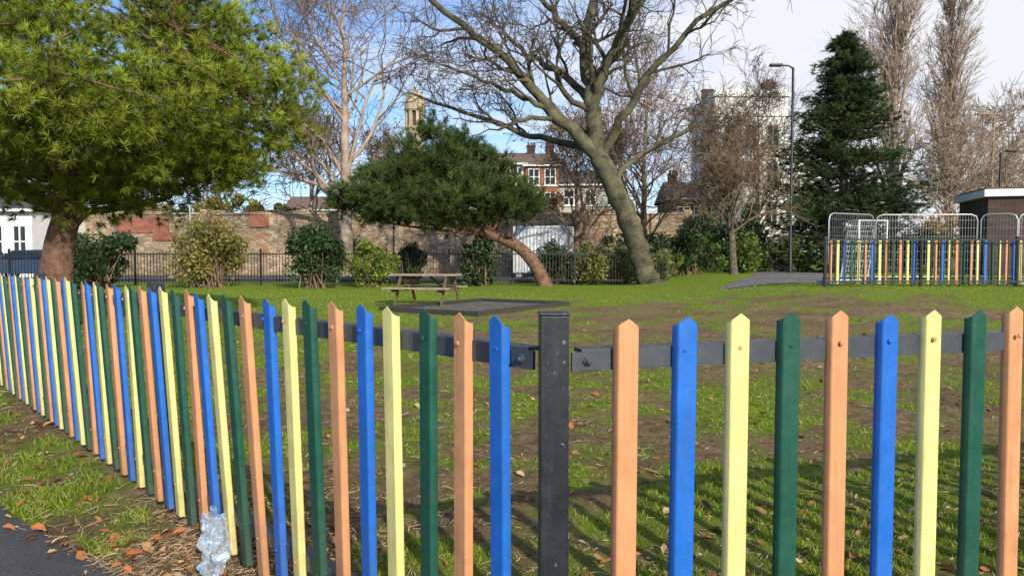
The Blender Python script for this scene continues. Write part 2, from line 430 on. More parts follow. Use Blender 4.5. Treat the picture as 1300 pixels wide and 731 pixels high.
def cfence(H=1.066,railz=(.975,.2)):
    par=empty('palisade_fence',(0,0,0))
    st={k:MB() for k in 'byog'}; bl={k:MB() for k in 'byog'}; rails=MB(); posts=MB(); hw=MB()
    seqL='bogy'; seqR='obyg'
    for side in 'LR':
        D,Nn=(DL,NL) if side=='L' else (DR,NR)
        start,sp,cnt=(.13,.1405,70) if side=='L' else (.151,.142,42)
        seq=seqL if side=='L' else seqR
        for i in range(cnt):
            t=start+sp*i+RNG.normal(0,.0015)
            b=CP+Nn*.047+D*t
            c=seq[i%4]
            pale_into(st[c],b,Nn,H,w=.0575 if side=='R' else .054)
            for rz in railz:
                bolt(bl[c],(b[0]+Nn[0]*.001,b[1]+Nn[1]*.001,rz+.016 if rz>.5 else rz),Nn,.0062,.005)
        L=start+sp*cnt
        ang=math.atan2(D[1],D[0])
        for rz in railz:
            nseg=int(L/.3)
            for k in range(nseg):
                t0=.055+(L-.055)*k/nseg;t1=.055+(L-.055)*(k+1)/nseg
                a=CP+D*t0+Nn*.022; e=CP+D*t1+Nn*.022
                rails.beam((*a,rz),(*e,rz),.009,.048)
                a2=CP+D*t0; e2=CP+D*t1
                rails.beam((*a2,rz+.0195),(*e2,rz+.0195),.036,.009)
            l=CP+D*.066+Nn*.028
            hw.box((l[0],l[1],rz-.002),(.07,.007,.04),rz=ang)
            bolt(hw,(l[0]+Nn[0]*.003,l[1]+Nn[1]*.003,rz-.002),Nn,.011,.007,6)
            bolt(hw,(l[0]+Nn[0]*.010,l[1]+Nn[1]*.010,rz-.002),Nn,.006,.007,8)
        k=1
        while 2.47*k<L:
            p=CP+D*2.47*k-Nn*.008
            posts.box((p[0],p[1],.53),(.06,.06,1.1),rz=ang); k+=1
        if side=='L':  # the run to the left leans outwards a little
            for mb in list(st.values())+list(bl.values())+[rails,posts,hw]:
                for V in mb.v:
                    t=(V[:,:2]-CP)@DL
                    V[:,:2]+=NL*((.055*sst(.25,1.6,t)*V[:,2])[:,None])
    ca=math.atan2(.03,1)
    posts.box((CP[0],CP[1],.535),(.062,.062,1.075),rz=ca)
    posts.box((CP[0],CP[1],1.0755),(.066,.066,.007),rz=ca)
    mt={'b':M_blue,'y':M_yel,'o':M_org,'g':M_grn}; nm={'b':'blue','y':'yellow','o':'orange','g':'green'}
    for k in 'byog':
        o=st[k].obj('pales_'+nm[k],mt[k],par,smooth=True)
        md=o.modifiers.new('e','EDGE_SPLIT'); md.split_angle=math.radians(28)
        bl[k].obj('pale_bolts_'+nm[k],mt[k] if k!='y' else M_org,par,smooth=False)
    rails.obj('rails',M_rail,par); posts.obj('posts',M_post,par,bevel=.003); hw.obj('hex_bolts_and_lugs',M_rail,par)
cfence()

def bag():
    b=CP+NL*.12+DL*1.58
    n=44;V=[]
    for i in range(n):
        for j in range(n):
            u=i/(n-1)-.5; v=j/(n-1)
            wid=.085*(.5+.7*math.sin(math.pi*min(1,v*.7+.2)))*(1+.12*math.sin(v*9))
            f1=float(fbm(np.array([u*3+3]),np.array([v*4]))[0])-.5; f2=float(fbm(np.array([u*9+9]),np.array([v*5]))[0])-.5
            off=.02*math.sin(u*6+v*5)+.08*f1+.04*f2+.05*math.cos(u*3.1)
            q=b+DL*(-u*wid+.015*math.sin(v*6)+.02*f2)+NL*off
            V.append((q[0],q[1],.27-.26*v+.03*f1+.01*math.sin(u*14+v*3)))
    F=[(i*n+j,(i+1)*n+j,(i+1)*n+j+1,i*n+j+1) for i in range(n-1) for j in range(n-1)]
    m,nt,bb=new_mat('clear_plastic')
    fn=noise(nt,22,3,.5)
    c=ramp(nt,fn,[(.45,(.6,.68,.78)),(.56,(.6,.68,.78)),(.58,(.1,.3,.62)),(.66,(.65,.72,.8))])
    al=ramp(nt,fn,[(.50,(.32,)*3),(.60,(.75,)*3)])
    nt.links.new(c,bb.inputs['Base Color']); nt.links.new(al,bb.inputs['Alpha']); bb.inputs['Roughness'].default_value=.08
    bump(nt,bb,noise(nt,30,3,.6,dist=1),.8,.01)
    mesh_obj('plastic_bag_litter',V,np.array(F),m,smooth=True)
bag()

# ---------------------------------------------------------------- trees
def grow(P,D,R,L,levels,rng,minr=.01):
    """vectorised branch growth, level by level"""
    out=[];P=np.asarray(P,float);D=np.asarray(D,float);R=np.asarray(R,float);L=np.asarray(L,float)
    for lv in levels:
        M=len(P);n=lv.get('n',5);wig=lv.get('wig',.2);up=lv.get('up',.06);tap=lv.get('tap',.55)
        pts=np.empty((M,n+1,3));rad=np.empty((M,n+1));dirs=np.empty((M,n+1,3))
        p=P.copy();d=D.copy();pts[:,0]=p;rad[:,0]=R;dirs[:,0]=d
        for k in range(n):
            d=d+rng.normal(0,wig,(M,3)); d[:,2]+=up
            d/=np.linalg.norm(d,axis=1,keepdims=True)
            p=p+d*(L/n)[:,None]
            pts[:,k+1]=p;rad[:,k+1]=np.maximum(R*(1-tap*(k+1)/n),minr*.8);dirs[:,k+1]=d
        out.append((pts,rad,dirs,L))
        Cn=lv.get('C',0)
        if not Cn: break
        nP,nD,nR,nL=[],[],[],[]
        ar=np.arange(M)
        for c in range(Cn):
            tm=lv.get('tmin',.25)
            if c<lv.get('tip',1): f=np.full(M,float(n)); ang=lv.get('ang',.7)*.45
            else: f=(tm+(1-tm)*rng.random(M))*n; ang=lv.get('ang',.7)
            i=np.clip(f.astype(int),0,n-1); fr=(f-i)[:,None]
            pp=pts[ar,i]*(1-fr)+pts[ar,i+1]*fr
            dd=dirs[ar,i+1]
            pr=rng.normal(0,1,(M,3)); pr-=dd*(pr*dd).sum(1,keepdims=True); pr/=np.linalg.norm(pr,axis=1,keepdims=True)
            an=(ang*(.7+.6*rng.random(M)))[:,None]
            nd=dd*np.cos(an)+pr*np.sin(an); nd/=np.linalg.norm(nd,axis=1,keepdims=True)
            rl=rad[ar,i]
            nP.append(pp);nD.append(nd);nR.append(np.maximum(rl*lv.get('rr',.6),minr));nL.append(L*lv.get('lr',.65)*(.6+.7*rng.random(M)))
        P=np.concatenate(nP);D=np.concatenate(nD);R=np.concatenate(nR);L=np.concatenate(nL)
    return out
def smooth_line(pts,m=14):
    pts=np.asarray(pts,float);n=len(pts)
    t=np.linspace(0,n-1,m);o=[]
    for s in t:
        i=min(int(s),n-2);f=s-i
        p0=pts[max(i-1,0)];p1=pts[i];p2=pts[i+1];p3=pts[min(i+2,n-1)]
        o.append(.5*((2*p1)+(-p0+p2)*f+(2*p0-5*p1+4*p2-p3)*f*f+(-p0+3*p1-3*p2+p3)*f**3))
    return np.array(o)
def tree_mesh(groups,name,mat,parent=None):
    V=[];Q=[];n=0
    for gi,(pts,rad,sd) in enumerate(groups):
        v,q=tubes(pts,rad,sd);V.append(v);Q.append(q+n);n+=len(v)
    return mesh_obj(name,np.concatenate(V),np.concatenate(Q),mat,smooth=True,parent=parent)
def limb_children(line,rad,rng,k,Lr,tmin=.2,ang=.8,rr=.5,up=0):
    n=len(line);T=np.gradient(line,axis=0);T/=np.linalg.norm(T,axis=1,keepdims=True)
    f=(tmin+(1-tmin)*rng.random(k))*(n-1);f[0]=n-1;f[1]=n-1
    i=np.clip(f.astype(int),0,n-2);fr=(f-i)[:,None]
    P=line[i]*(1-fr)+line[i+1]*fr;d=T[i]
    pr=rng.normal(0,1,(k,3));pr[:,2]+=up;pr-=d*(pr*d).sum(1,keepdims=True);pr/=np.linalg.norm(pr,axis=1,keepdims=True)
    an=(ang*(.6+.7*rng.random(k)))[:,None]; an[0]*=.2;an[1]*=.5
    D=d*np.cos(an)+pr*np.sin(an);D/=np.linalg.norm(D,axis=1,keepdims=True)
    R=rad[i]*rr;L=Lr*(1.15-.6*f/(n-1))*(.7+.5*rng.random(k))
    return P,D,R,L
def leaf_cloud(name,P,size,pal,rng,parent=None,mat=None,shade=None,asp=.55):
    n=len(P)
    a=rng.normal(0,1,(n,3));a/=np.linalg.norm(a,axis=1,keepdims=True)
    b=rng.normal(0,1,(n,3));b-=a*(a*b).sum(1,keepdims=True);b/=np.linalg.norm(b,axis=1,keepdims=True)
    s=(size*(.6+.8*rng.random(n)))[:,None]
    V=np.stack([P-a*s,P+b*s*asp,P+a*s,P-b*s*asp],1).reshape(-1,3)
    pal=np.array(pal);t=rng.random((n,1));i=rng.integers(0,len(pal),n);j=rng.integers(0,len(pal),n)
    c=pal[i]*t+pal[j]*(1-t)
    if shade is not None:c=c*shade[:,None]
    return mesh_obj(name,V,np.arange(n*4).reshape(-1,4),mat or M_leaf,col=np.repeat(c,4,0),parent=parent)

def central_tree():
    rng=np.random.default_rng(21); Y=30.
    def P3(l): return smooth_line([(x,Y+dy,z) for x,dy,z in l],18)
    limbs=[
     ([(5.62,0,-.1),(5.35,0,.6),(4.95,.0,2.0),(4.1,0,3.9),(3.45,0,5.4)],.47,.38,2,1.6),
     ([(3.5,0,5.1),(2.6,-.3,6.1),(1.5,-.6,6.9),(.2,-.8,8.4),(-1.6,-1.2,9.9),(-3.6,-1.6,11.2)],.30,.09,11,3.2),
     ([(3.1,0,5.5),(1.9,.6,5.9),(.1,1.0,6.4),(-1.9,1.6,7.3),(-4.2,1.9,8.1)],.17,.05,9,2.4),
     ([(3.45,0,5.3),(3.3,.1,6.6),(3.25,.2,7.8),(2.9,.3,9.7),(3.5,.6,12.4)],.37,.15,9,3.3),
     ([(3.28,.1,7.3),(3.8,-.5,8.9),(4.7,-1,10.8),(5.9,-1.2,13.1)],.25,.09,9,3.2),
     ([(3.4,0,5.0),(4.4,-.5,6.6),(5.3,-1.2,8.2),(6.9,-1.8,9.9),(8.9,-2.4,11.2)],.21,.06,10,3.0),
     ([(4.0,0,4.1),(5.1,.6,5.2),(6.6,1.2,6.1),(8.3,1.8,6.9),(9.8,2.2,7.2)],.14,.04,8,2.0),
     ([(2.95,.3,9.5),(1.9,.5,10.8),(.5,1,12.4)],.19,.07,7,2.8),
     ([(3.2,.1,7.2),(2.2,1.2,8.7),(.6,2.2,9.9),(-1.0,2.9,11.6)],.19,.06,8,2.8),
     ([(1.4,-.6,7.0),(-.4,-1.5,7.6),(-2.6,-2.1,8.3)],.12,.04,6,2.2),
    ]
    groups=[];S=[]
    for pts,r0,r1,k,Lr in limbs:
        l=P3(pts);l[2:-1]+=rng.normal(0,.06,(len(l)-3,3));t=np.linspace(0,1,len(l));r=r0*(1-t)+r1*t
        if r0>.4: r[0]*=1.45;r[1]*=1.15
        groups.append((l[None],r[None],14 if r0>.3 else 9))
        S.append(limb_children(l,r,rng,k,Lr,tmin=.7 if r0>.4 else .22,ang=.85,rr=.48,up=.25))
    P,D,R,L=[np.concatenate([s[i] for s in S]) for i in range(4)]
    lv=[dict(n=7,wig=.2,up=.04,C=5,ang=.8,lr=.6,rr=.6),
        dict(n=6,wig=.24,up=.03,C=4,ang=.8,lr=.62,rr=.62),
        dict(n=5,wig=.25,up=.05,C=4,ang=.75,lr=.6,rr=.7),
        dict(n=3,wig=.22,up=.03,C=0)]
    o=grow(P,D,R,L,lv,rng,minr=.011)
    groups.append((o[0][0],o[0][1],7))
    tr=empty('bare_deciduous_tree',(0,0,0))
    tree_mesh(groups,'trunk_and_limbs',M_barkmoss,tr)
    tree_mesh([(o[k][0],o[k][1],[7,5,3,3][k]) for k in (1,2,3)],'branches_and_twigs',M_twigdark,tr)
central_tree()

def bare_tree(name,base,H,spread,r0,rng,mat=M_twig,trunkf=.25,fast=False,dens=(7,6,5,5),lean=(0,0),minr=.015,leaf=None,tmat=None):
    x,y=base;z=float(height(np.array([float(x)]),np.array([float(y)]))[0])
    par=empty(name,(0,0,0))
    l=smooth_line([(x,y,z-.1),(x+lean[0]*.3,y,z+H*.3),(x+lean[0]*.7,y+lean[1],z+H*.6),(x+lean[0],y+lean[1],z+H*.93)],18)
    l[3:-1,:2]+=rng.normal(0,.012*H/4,(14,2));t=np.linspace(0,1,18);r=r0*(1-t*.88)
    r[0]*=1.3
    k=dens[0]*4
    P,D,R,L=limb_children(l,r,rng,k,H*.42*spread,tmin=trunkf,ang=.38 if fast else .85,rr=.42,up=.2)
    u=.12 if fast else .07;a=.4 if fast else .75
    lv=[dict(n=6,wig=.11 if fast else .2,up=u,C=dens[1],ang=a,lr=.55,rr=.55),
        dict(n=4,wig=.14 if fast else .22,up=u,C=dens[2],ang=a,lr=.6,rr=.6),
        dict(n=3,wig=.2,up=u*.6,C=dens[3],ang=a,lr=.65,rr=.7),dict(n=3,wig=.2,up=.02)]
    o=grow(P,D,R,L,lv,rng,minr=minr)
    g=[(l[None],r[None],10)]
    tree_mesh(g+[(o[0][0],o[0][1],6)],'trunk',tmat or mat,par)
    tree_mesh([(o[1][0],o[1][1],4),(o[2][0],o[2][1],3)]+([(o[3][0],o[3][1],3)] if len(o)>3 else []),'twigs',mat,par)
    if leaf:
        tips=o[-1][0][:,-1];tips=tips[rng.random(len(tips))<leaf[0]]
        leaf_cloud('last_leaves',tips,leaf[1],leaf[2],rng,par)
G=np.random.default_rng
bare_tree('bare_tree',(-9.4,42),16.5,1.12,.42,G(1),M_twig,.22,dens=(8,6,5,4),minr=.013,tmat=M_twigpale)
bare_tree('poplar_tree',(25.6,50),23,.40,.40,G(2),M_twigpale,.16,True,dens=(14,6,4,4),minr=.017)
bare_tree('poplar_tree',(29.6,50.5),22,.38,.38,G(3),M_twigpale,.16,True,dens=(14,6,4,4),minr=.017)
BR=[(.30,.18,.08),(.4,.26,.13),(.24,.14,.07)]
bare_tree('bare_tree',(6.6,37),9.2,1.0,.22,G(4),M_twig,.15,dens=(7,6,5,4),minr=.013,leaf=(.15,.07,BR))
bare_tree('bare_tree',(3.4,39),7.2,1.05,.2,G(14),M_twig,.15,dens=(6,6,5,4),minr=.013,leaf=(.35,.08,BR))
bare_tree('bare_tree',(9.9,33),6.2,1.0,.2,G(5),M_twig,.33,dens=(6,6,5,4),lean=(-.5,0),minr=.012,leaf=(.05,.06,BR),tmat=M_bark)
bare_tree('bare_tree',(-13.5,50),6.2,1.1,.2,G(6),M_twigpale,.1,dens=(6,6,5,4),minr=.018,leaf=(.35,.09,BR))
bare_tree('bare_tree',(-8.6,49),5.0,1.1,.18,G(16),M_twigpale,.1,dens=(6,6,5,3),minr=.018,leaf=(.3,.09,BR))
bare_tree('bare_tree',(-20.5,52),5.2,1.2,.18,G(26),M_twig,.08,dens=(6,6,5,3),minr=.02,leaf=(.35,.1,BR))
bare_tree('bare_tree',(-27,54),6,1.2,.18,G(27),M_twigpale,.08,dens=(6,6,5,3),minr=.02,leaf=(.35,.1,BR))
bare_tree('bare_tree',(17.5,60),11,.9,.22,G(18),M_twig,.15,dens=(6,6,5,3),minr=.018,leaf=(.2,.09,BR))
bare_tree('bare_tree',(20.5,62),14,.9,.24,G(19),M_twig,.2,dens=(6,6,5,3),minr=.018)
bare_tree('bare_tree',(27.2,46),8.2,.8,.2,G(8),M_twigpale,.12,dens=(7,6,5,4),minr=.018,leaf=(.25,.09,[(.4,.26,.14),(.46,.34,.2)]))
bare_tree('bare_tree',(33.5,52),9.5,.8,.2,G(9),M_twigpale,.12,dens=(6,6,5,4),minr=.02,leaf=(.2,.09,[(.4,.26,.14),(.46,.34,.2)]))
bare_tree('bare_tree',(40,60),11,1,.25,G(10),M_twig,.2,dens=(5,5,5,3),minr=.022)

# ---------- pines
def needles(name,P,D,rng,k,L,w,pal_a,pal_b,parent,shade,spread=.5,back=1.3):
    n=len(P)
    dd=np.repeat(D,k,0)+rng.normal(0,spread,(n*k,3)); dd/=np.linalg.norm(dd,axis=1,keepdims=True)
    o=np.repeat(P,k,0)+np.repeat(D,k,0)*(rng.random((n*k,1))-.6)*L*back
    ln=L*(.7+.5*rng.random((n*k,1)))
    sd=np.cross(dd,rng.normal(0,1,(n*k,3)));sd/=np.linalg.norm(sd,axis=1,keepdims=True)
    V=np.stack([o-sd*w,o+sd*w,o+dd*ln],1)
    t=np.clip(np.repeat(rng.random(n)*.7,k)+rng.random(n*k)*.4,0,1)[:,None]
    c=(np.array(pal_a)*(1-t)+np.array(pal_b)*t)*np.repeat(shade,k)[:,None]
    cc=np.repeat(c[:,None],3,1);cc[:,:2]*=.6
    mesh_obj(name,V.reshape(-1,3),np.arange(n*k*3).reshape(-1,3),M_needle,col=cc.reshape(-1,3),parent=parent)
def pine(name,trunk,r0,cen,rx,ry,rup,rdn,nb,tuft,kn,nL,nw,pa,pb,seed,expo=1.6,clr=.42,nbough=60,blobs=None,spread=.6,back=.8):
    rng=G(seed);par=empty(name,(0,0,0))
    l=smooth_line(trunk,16);t=np.linspace(0,1,16);r=r0*(1-.45*t);r[0]*=1.25
    groups=[(l[None],r[None],14)]
    cen=np.array(cen,float)
    q=rng.normal(0,1,(nb,3));q/=np.linalg.norm(q,axis=1,keepdims=True)
    if blobs:
        bb=np.array(blobs);w=bb[:,3]*bb[:,4];bi=rng.choice(len(bb),nb,p=w/w.sum())
        q*=(.45+.6*rng.random(nb)**.7)[:,None]
        cp=bb[bi,:3]+q*np.stack([bb[bi,3],bb[bi,3]*.8,bb[bi,4]],1)
    else:
        a=np.abs(q);nrm=(a[:,0]**expo+a[:,1]**expo+a[:,2]**expo)**(1/expo);q/=nrm[:,None]
        q=q*(.58+.5*rng.random(nb)**.8)[:,None]
        cp=q*np.array([rx,ry,1.]);cp[:,2]=np.where(q[:,2]>0,q[:,2]*rup,q[:,2]*rdn)
        cp+=cen
    nbough=min(nbough,nb)
    starts=l[(rng.random(nbough)*5+10).astype(int)];ends=cp[:nbough]
    mid=starts*.5+ends*.5; mid[:,2]-=rng.random(nbough)*.10*rx; mid+=rng.normal(0,.05*rx,(nbough,3))
    B=np.stack([smooth_line([s,m,c],9) for s,m,c in zip(starts,mid,ends)])
    R=(r0*.3*(.6+.5*rng.random(nbough)))[:,None]*(1-.85*np.linspace(0,1,9))[None]
    groups.append((B,R,7))
    bp=B[:,3:].reshape(-1,3);sh=[]
    for c in cp[nbough:]:
        s=bp[np.argmin(((bp-c)**2).sum(1))];sh.append([s,(s+c)/2+rng.normal(0,.03*rx,3),c])
    if sh: groups.append((np.array(sh),np.repeat([[.022,.015,.008]],len(sh),0)*(rx/3.5),4))
    tree_mesh(groups,'trunk_and_boughs',M_barkred,par)
    P=[];D=[];Sh=[]
    for c in cp:
        m=int(tuft*(.6+.8*rng.random()));cr=clr*(.6+.8*rng.random())
        d=rng.normal(0,1,(m,3));d[:,2]=d[:,2]*.8+.2;d/=np.linalg.norm(d,axis=1,keepdims=True)
        rr=cr*(.25+.85*rng.random((m,1)))
        P.append(c+d*rr*np.array([1.1,1.1,.85]))
        out=(c-cen)/np.array([rx,ry,rup]);dd=d*.8+out*.35;dd[:,2]+=.5
        dd/=np.linalg.norm(dd,axis=1,keepdims=True);D.append(dd)
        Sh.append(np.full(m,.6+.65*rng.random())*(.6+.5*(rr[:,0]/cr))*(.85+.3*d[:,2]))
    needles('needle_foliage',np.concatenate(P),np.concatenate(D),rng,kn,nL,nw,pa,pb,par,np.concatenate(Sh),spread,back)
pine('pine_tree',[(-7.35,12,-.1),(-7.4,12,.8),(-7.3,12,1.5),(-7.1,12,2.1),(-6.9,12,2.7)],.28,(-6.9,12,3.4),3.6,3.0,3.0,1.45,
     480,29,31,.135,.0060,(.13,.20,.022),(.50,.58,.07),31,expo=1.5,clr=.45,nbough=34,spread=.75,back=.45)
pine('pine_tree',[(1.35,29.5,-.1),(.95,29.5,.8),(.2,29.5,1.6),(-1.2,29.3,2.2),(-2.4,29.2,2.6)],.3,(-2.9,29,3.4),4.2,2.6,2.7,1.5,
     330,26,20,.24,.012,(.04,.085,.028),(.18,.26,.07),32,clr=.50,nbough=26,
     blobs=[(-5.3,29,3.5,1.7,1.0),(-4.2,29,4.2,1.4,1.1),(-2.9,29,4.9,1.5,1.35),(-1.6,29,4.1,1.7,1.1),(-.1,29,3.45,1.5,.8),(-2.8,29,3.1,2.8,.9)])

def conifer(name,base,H,rb,seed):
    rng=G(seed);x,y=base;par=empty(name,(0,0,0));z0=.3
    l=np.array([[x,y,z0-.2],[x,y,z0+H*.5],[x,y,z0+H*.98]]);tree_mesh([(smooth_line(l,8)[None],np.linspace(.28,.03,8)[None],8)],'trunk',M_bark,par)
    n=420;t=rng.random(n)**.85;a=rng.random(n)*6.283
    hz=.02+.97*t;ln=rb*(1-hz)**.75*(.35+.8*rng.random(n))+.15
    s=np.stack([np.full(n,x),np.full(n,y),z0+H*hz],1)
    d=np.stack([np.cos(a),np.sin(a),np.full(n,.05)],1)
    e=s+d*ln[:,None];m=(s+e)/2;m[:,2]-=.10*ln
    B=np.stack([s,m,e],1);tree_mesh([(B,np.repeat([[.05,.035,.015]],n,0),4)],'boughs',M_bark,par)
    P=[];D=[];Sh=[]
    for i in range(n):
        k=int(12+30*ln[i]/rb*1.2);f=.2+.8*rng.random(k)**.7
        p=s[i]*(1-f)[:,None]+e[i]*f[:,None]+rng.normal(0,1,(k,3))*np.array([.26,.26,.18])*(0.4+ln[i]/rb)
        P.append(p);dd=np.repeat(d[i][None],k,0)+rng.normal(0,.4,(k,3));dd[:,2]-=.1;dd/=np.linalg.norm(dd,axis=1,keepdims=True)
        D.append(dd);Sh.append(np.full(k,.5+1.0*rng.random()))
    needles('foliage',np.concatenate(P),np.concatenate(D),rng,18,.2,.018,(.025,.055,.024),(.11,.17,.055),par,np.concatenate(Sh))
conifer('conifer_tree',(16.9,38),12.2,4.7,41)

# ---------- shrubs
def shrub(name,x,y,w,h,pal,seed,n=7000,leaf=.07,d=None,z0=None):
    rng=G(seed);par=empty(name,(0,0,0));d=d or w
    z=float(height(np.array([float(x)]),np.array([float(y)]))[0]) if z0 is None else z0
    nb=30
    q=rng.normal(0,1,(nb,3));q/=np.linalg.norm(q,axis=1,keepdims=True);q*=(.3+.7*rng.random((nb,1)))
    c=q*np.array([w/2,d/2,h/2])+np.array([x,y,z+h*.48])
    br=(.14+.3*rng.random(nb))*min(w,h)*.55
    b=rng.integers(0,nb,n);u=rng.normal(0,1,(n,3));u/=np.linalg.norm(u,axis=1,keepdims=True)
    rr=(.4+.8*rng.random(n)**.8)
    P=c[b]+u*(br[b]*rr)[:,None]
    k=P[:,2]>z;P=P[k];b=b[k];u=u[k]
    sh=(.6+.7*rng.random(nb))[b]
    leaf_cloud('leaves',P,leaf,pal,rng,par,shade=sh)
    m=60
    s=np.stack([x+rng.normal(0,w*.1,m),y+rng.normal(0,d*.1,m),np.full(m,z-.05)],1)
    e=c[rng.integers(0,nb,m)]+rng.normal(0,.25,(m,3))+np.array([0,0,h*.16]);md=(s+e)/2+rng.normal(0,.08,(m,3))
    tree_mesh([(np.stack([s,md,e],1),np.repeat([[.022,.016,.008]],m,0),4)],'stems',M_twig,par)
DK=[(.025,.055,.02),(.04,.08,.025),(.07,.12,.04)]
OL=[(.2,.19,.045),(.32,.27,.07),(.12,.14,.035),(.38,.28,.11)]
YG=[(.18,.25,.035),(.3,.34,.06),(.1,.16,.03)]
LG=[(.12,.2,.035),(.2,.28,.055),(.07,.12,.025)]
VG=[(.30,.30,.08),(.14,.18,.04),(.07,.10,.03),(.38,.34,.13)]
sh=[('hedge_shrub',-15.2,27,2.9,2.15,DK,6500,.07),
    ('olive_shrub',-11.6,28.5,3.2,2.7,OL,6500,.07),
    ('ivy_shrub',-7.4,28,2.5,2.75,DK,8000,.07),
    ('yellow_green_shrub',-5.5,29,2.2,1.75,YG,5500,.065),
    ('dark_shrub',-4.3,31,1.3,1.9,DK,3500,.07),
    ('dark_shrub',-1.25,30,1.6,1.95,DK,4200,.07),
    ('dark_shrub',1.8,31.5,1.7,1.8,DK,4200,.07),
    ('variegated_shrub',3.2,31.2,2.2,1.75,VG,5500,.065),
    ('variegated_shrub',4.5,32,2.4,1.75,VG,5000,.065),
    ('green_shrub',6.6,32,1.6,1.3,YG,3500,.06),
    ('dark_shrub',8.0,34,2.5,2.4,DK,8000,.075),
    ('dark_shrub',6.0,37,3.4,2.4,DK,7000,.08),
    ('hedge_shrub',10.9,36,2.6,1.9,LG,6000,.075),
    ('hedge_shrub',13.6,38,4.2,1.7,LG,7000,.075),
    ('hedge_shrub',16.8,36,4.6,2.3,DK,8000,.08),
    ('hedge_shrub',12.5,40,4.5,3.2,DK,7000,.09),
    ('hedge_shrub',21.5,42,6.5,3.0,DK,9000,.1),
    ('brown_shrub',-3.5,47,4,2.2,OL,5000,.1),
    ('brown_shrub',-18,48,7,1.8,OL,6000,.1),
    ('brown_shrub',-24,48.5,6,1.6,OL,5000,.1),
    ('brown_shrub',-31,49,7,1.8,BR,5000,.1),
    ('ivy_shrub',-9.5,46.5,3.2,1.8,DK,4000,.1),
    ('ivy_shrub',-13.2,45.6,2.0,1.2,DK,2500,.09,.9,3.0),
    ('ivy_shrub',-20.3,45.3,1.8,1.4,DK,2500,.09,.9,2.9),
    ('brown_shrub',1.5,47.5,5,2.4,BR,6000,.1),
    ('brown_shrub',26,44,5,3.8,BR+OL[:1],7000,.1),
    ('brown_shrub',31,46,5,3.6,BR,7000,.1)]
for i,s_ in enumerate(sh): shrub(s_[0],s_[1],s_[2],s_[3],s_[4],s_[5],100+i,s_[6],s_[7],*(s_[8:]))

# ---------------------------------------------------------------- walls, railings, buildings
def stone_wall():
    par=empty('stone_retaining_wall',(0,0,0))
    b=MB();rng=G(70);x=-60
    b.box((-24.5,45.3,1.75),(71,.6,3.9)); b.obj('wall',M_stone,par)
    c=MB()
    while x<10.6:
        w=.5+.7*rng.random();h=.08+.25*rng.random();c.box((x+w/2,45.3+rng.normal(0,.03),3.7+h/2),(w-.03,.72,h));x+=w
    c.obj('coping_stones',M_stone,par)
    r=MB();r.box((-22.4,44.97,3.1),(3.2,.1,1.0));r.box((-21.2,44.96,2.4),(1.2,.1,.5));r.box((-15.3,44.95,3.3),(1.1,.12,.7));r.box((-27,44.97,2.5),(1.6,.1,1.1));r.obj('brick_patches',M_brickred,par)
    p=MB()
    for px in (-30,-18.5,-6.8,4): p.box((px,44.85,1.9),(.55,.4,4.2))
    p.obj('piers',M_stone,par)
stone_wall()
def railings():
    par=empty('iron_railings',(0,0,0));b=MB()
    x=-26
    while x<6.5: b.box((x,30.6,.72),(.022,.022,1.3));x+=.13
    for z in (.2,1.28): b.box((-9.75,30.6,z),(32.5,.02,.05))
    for k in range(13): b.box((-26+k*2.6,30.62,.75),(.07,.07,1.5))
    b.obj('bars_and_rails',M_black,par)
railings()

def window(gl,fr,x,y,z,w,h,face='y'):
    if face=='y':
        gl.box((x,y-.012,z),(w,.02,h))
        for dx in (-w/2,0,w/2): fr.box((x+dx,y-.04,z),(.08,.07,h+.1))
        for dz in (-h/2,0,h/2): fr.box((x,y-.035,z+dz),(w-.08,.05,.07))
        fr.box((x,y-.08,z-h/2-.1),(w+.3,.16,.1))
    else:
        gl.box((x-.012,y,z),(.02,w,h))
        for dx in (-w/2,0,w/2): fr.box((x-.04,y+dx,z),(.07,.08,h+.1))
        for dz in (-h/2,0,h/2): fr.box((x-.035,y,z+dz),(.05,w-.08,.07))
        fr.box((x-.08,y,z-h/2-.1),(.16,w+.3,.1))
def gable(mb,x0,x1,y0,y1,z,h,ov=.3):
    ym=(y0+y1)/2
    V=[(x0-ov,y0-ov,z),(x1+ov,y0-ov,z),(x1+ov,ym,z+h),(x0-ov,ym,z+h),(x0-ov,y1+ov,z),(x1+ov,y1+ov,z)]
    V+= [(a,b,c-.15) for a,b,c in V[:2]]+[(a,b,c-.15) for a,b,c in V[4:]]
    mb.add(V,[(0,1,2,3),(3,2,5,4),(6,7,1,0),(4,5,9,8)],[(0,3,4),(1,5,2)])
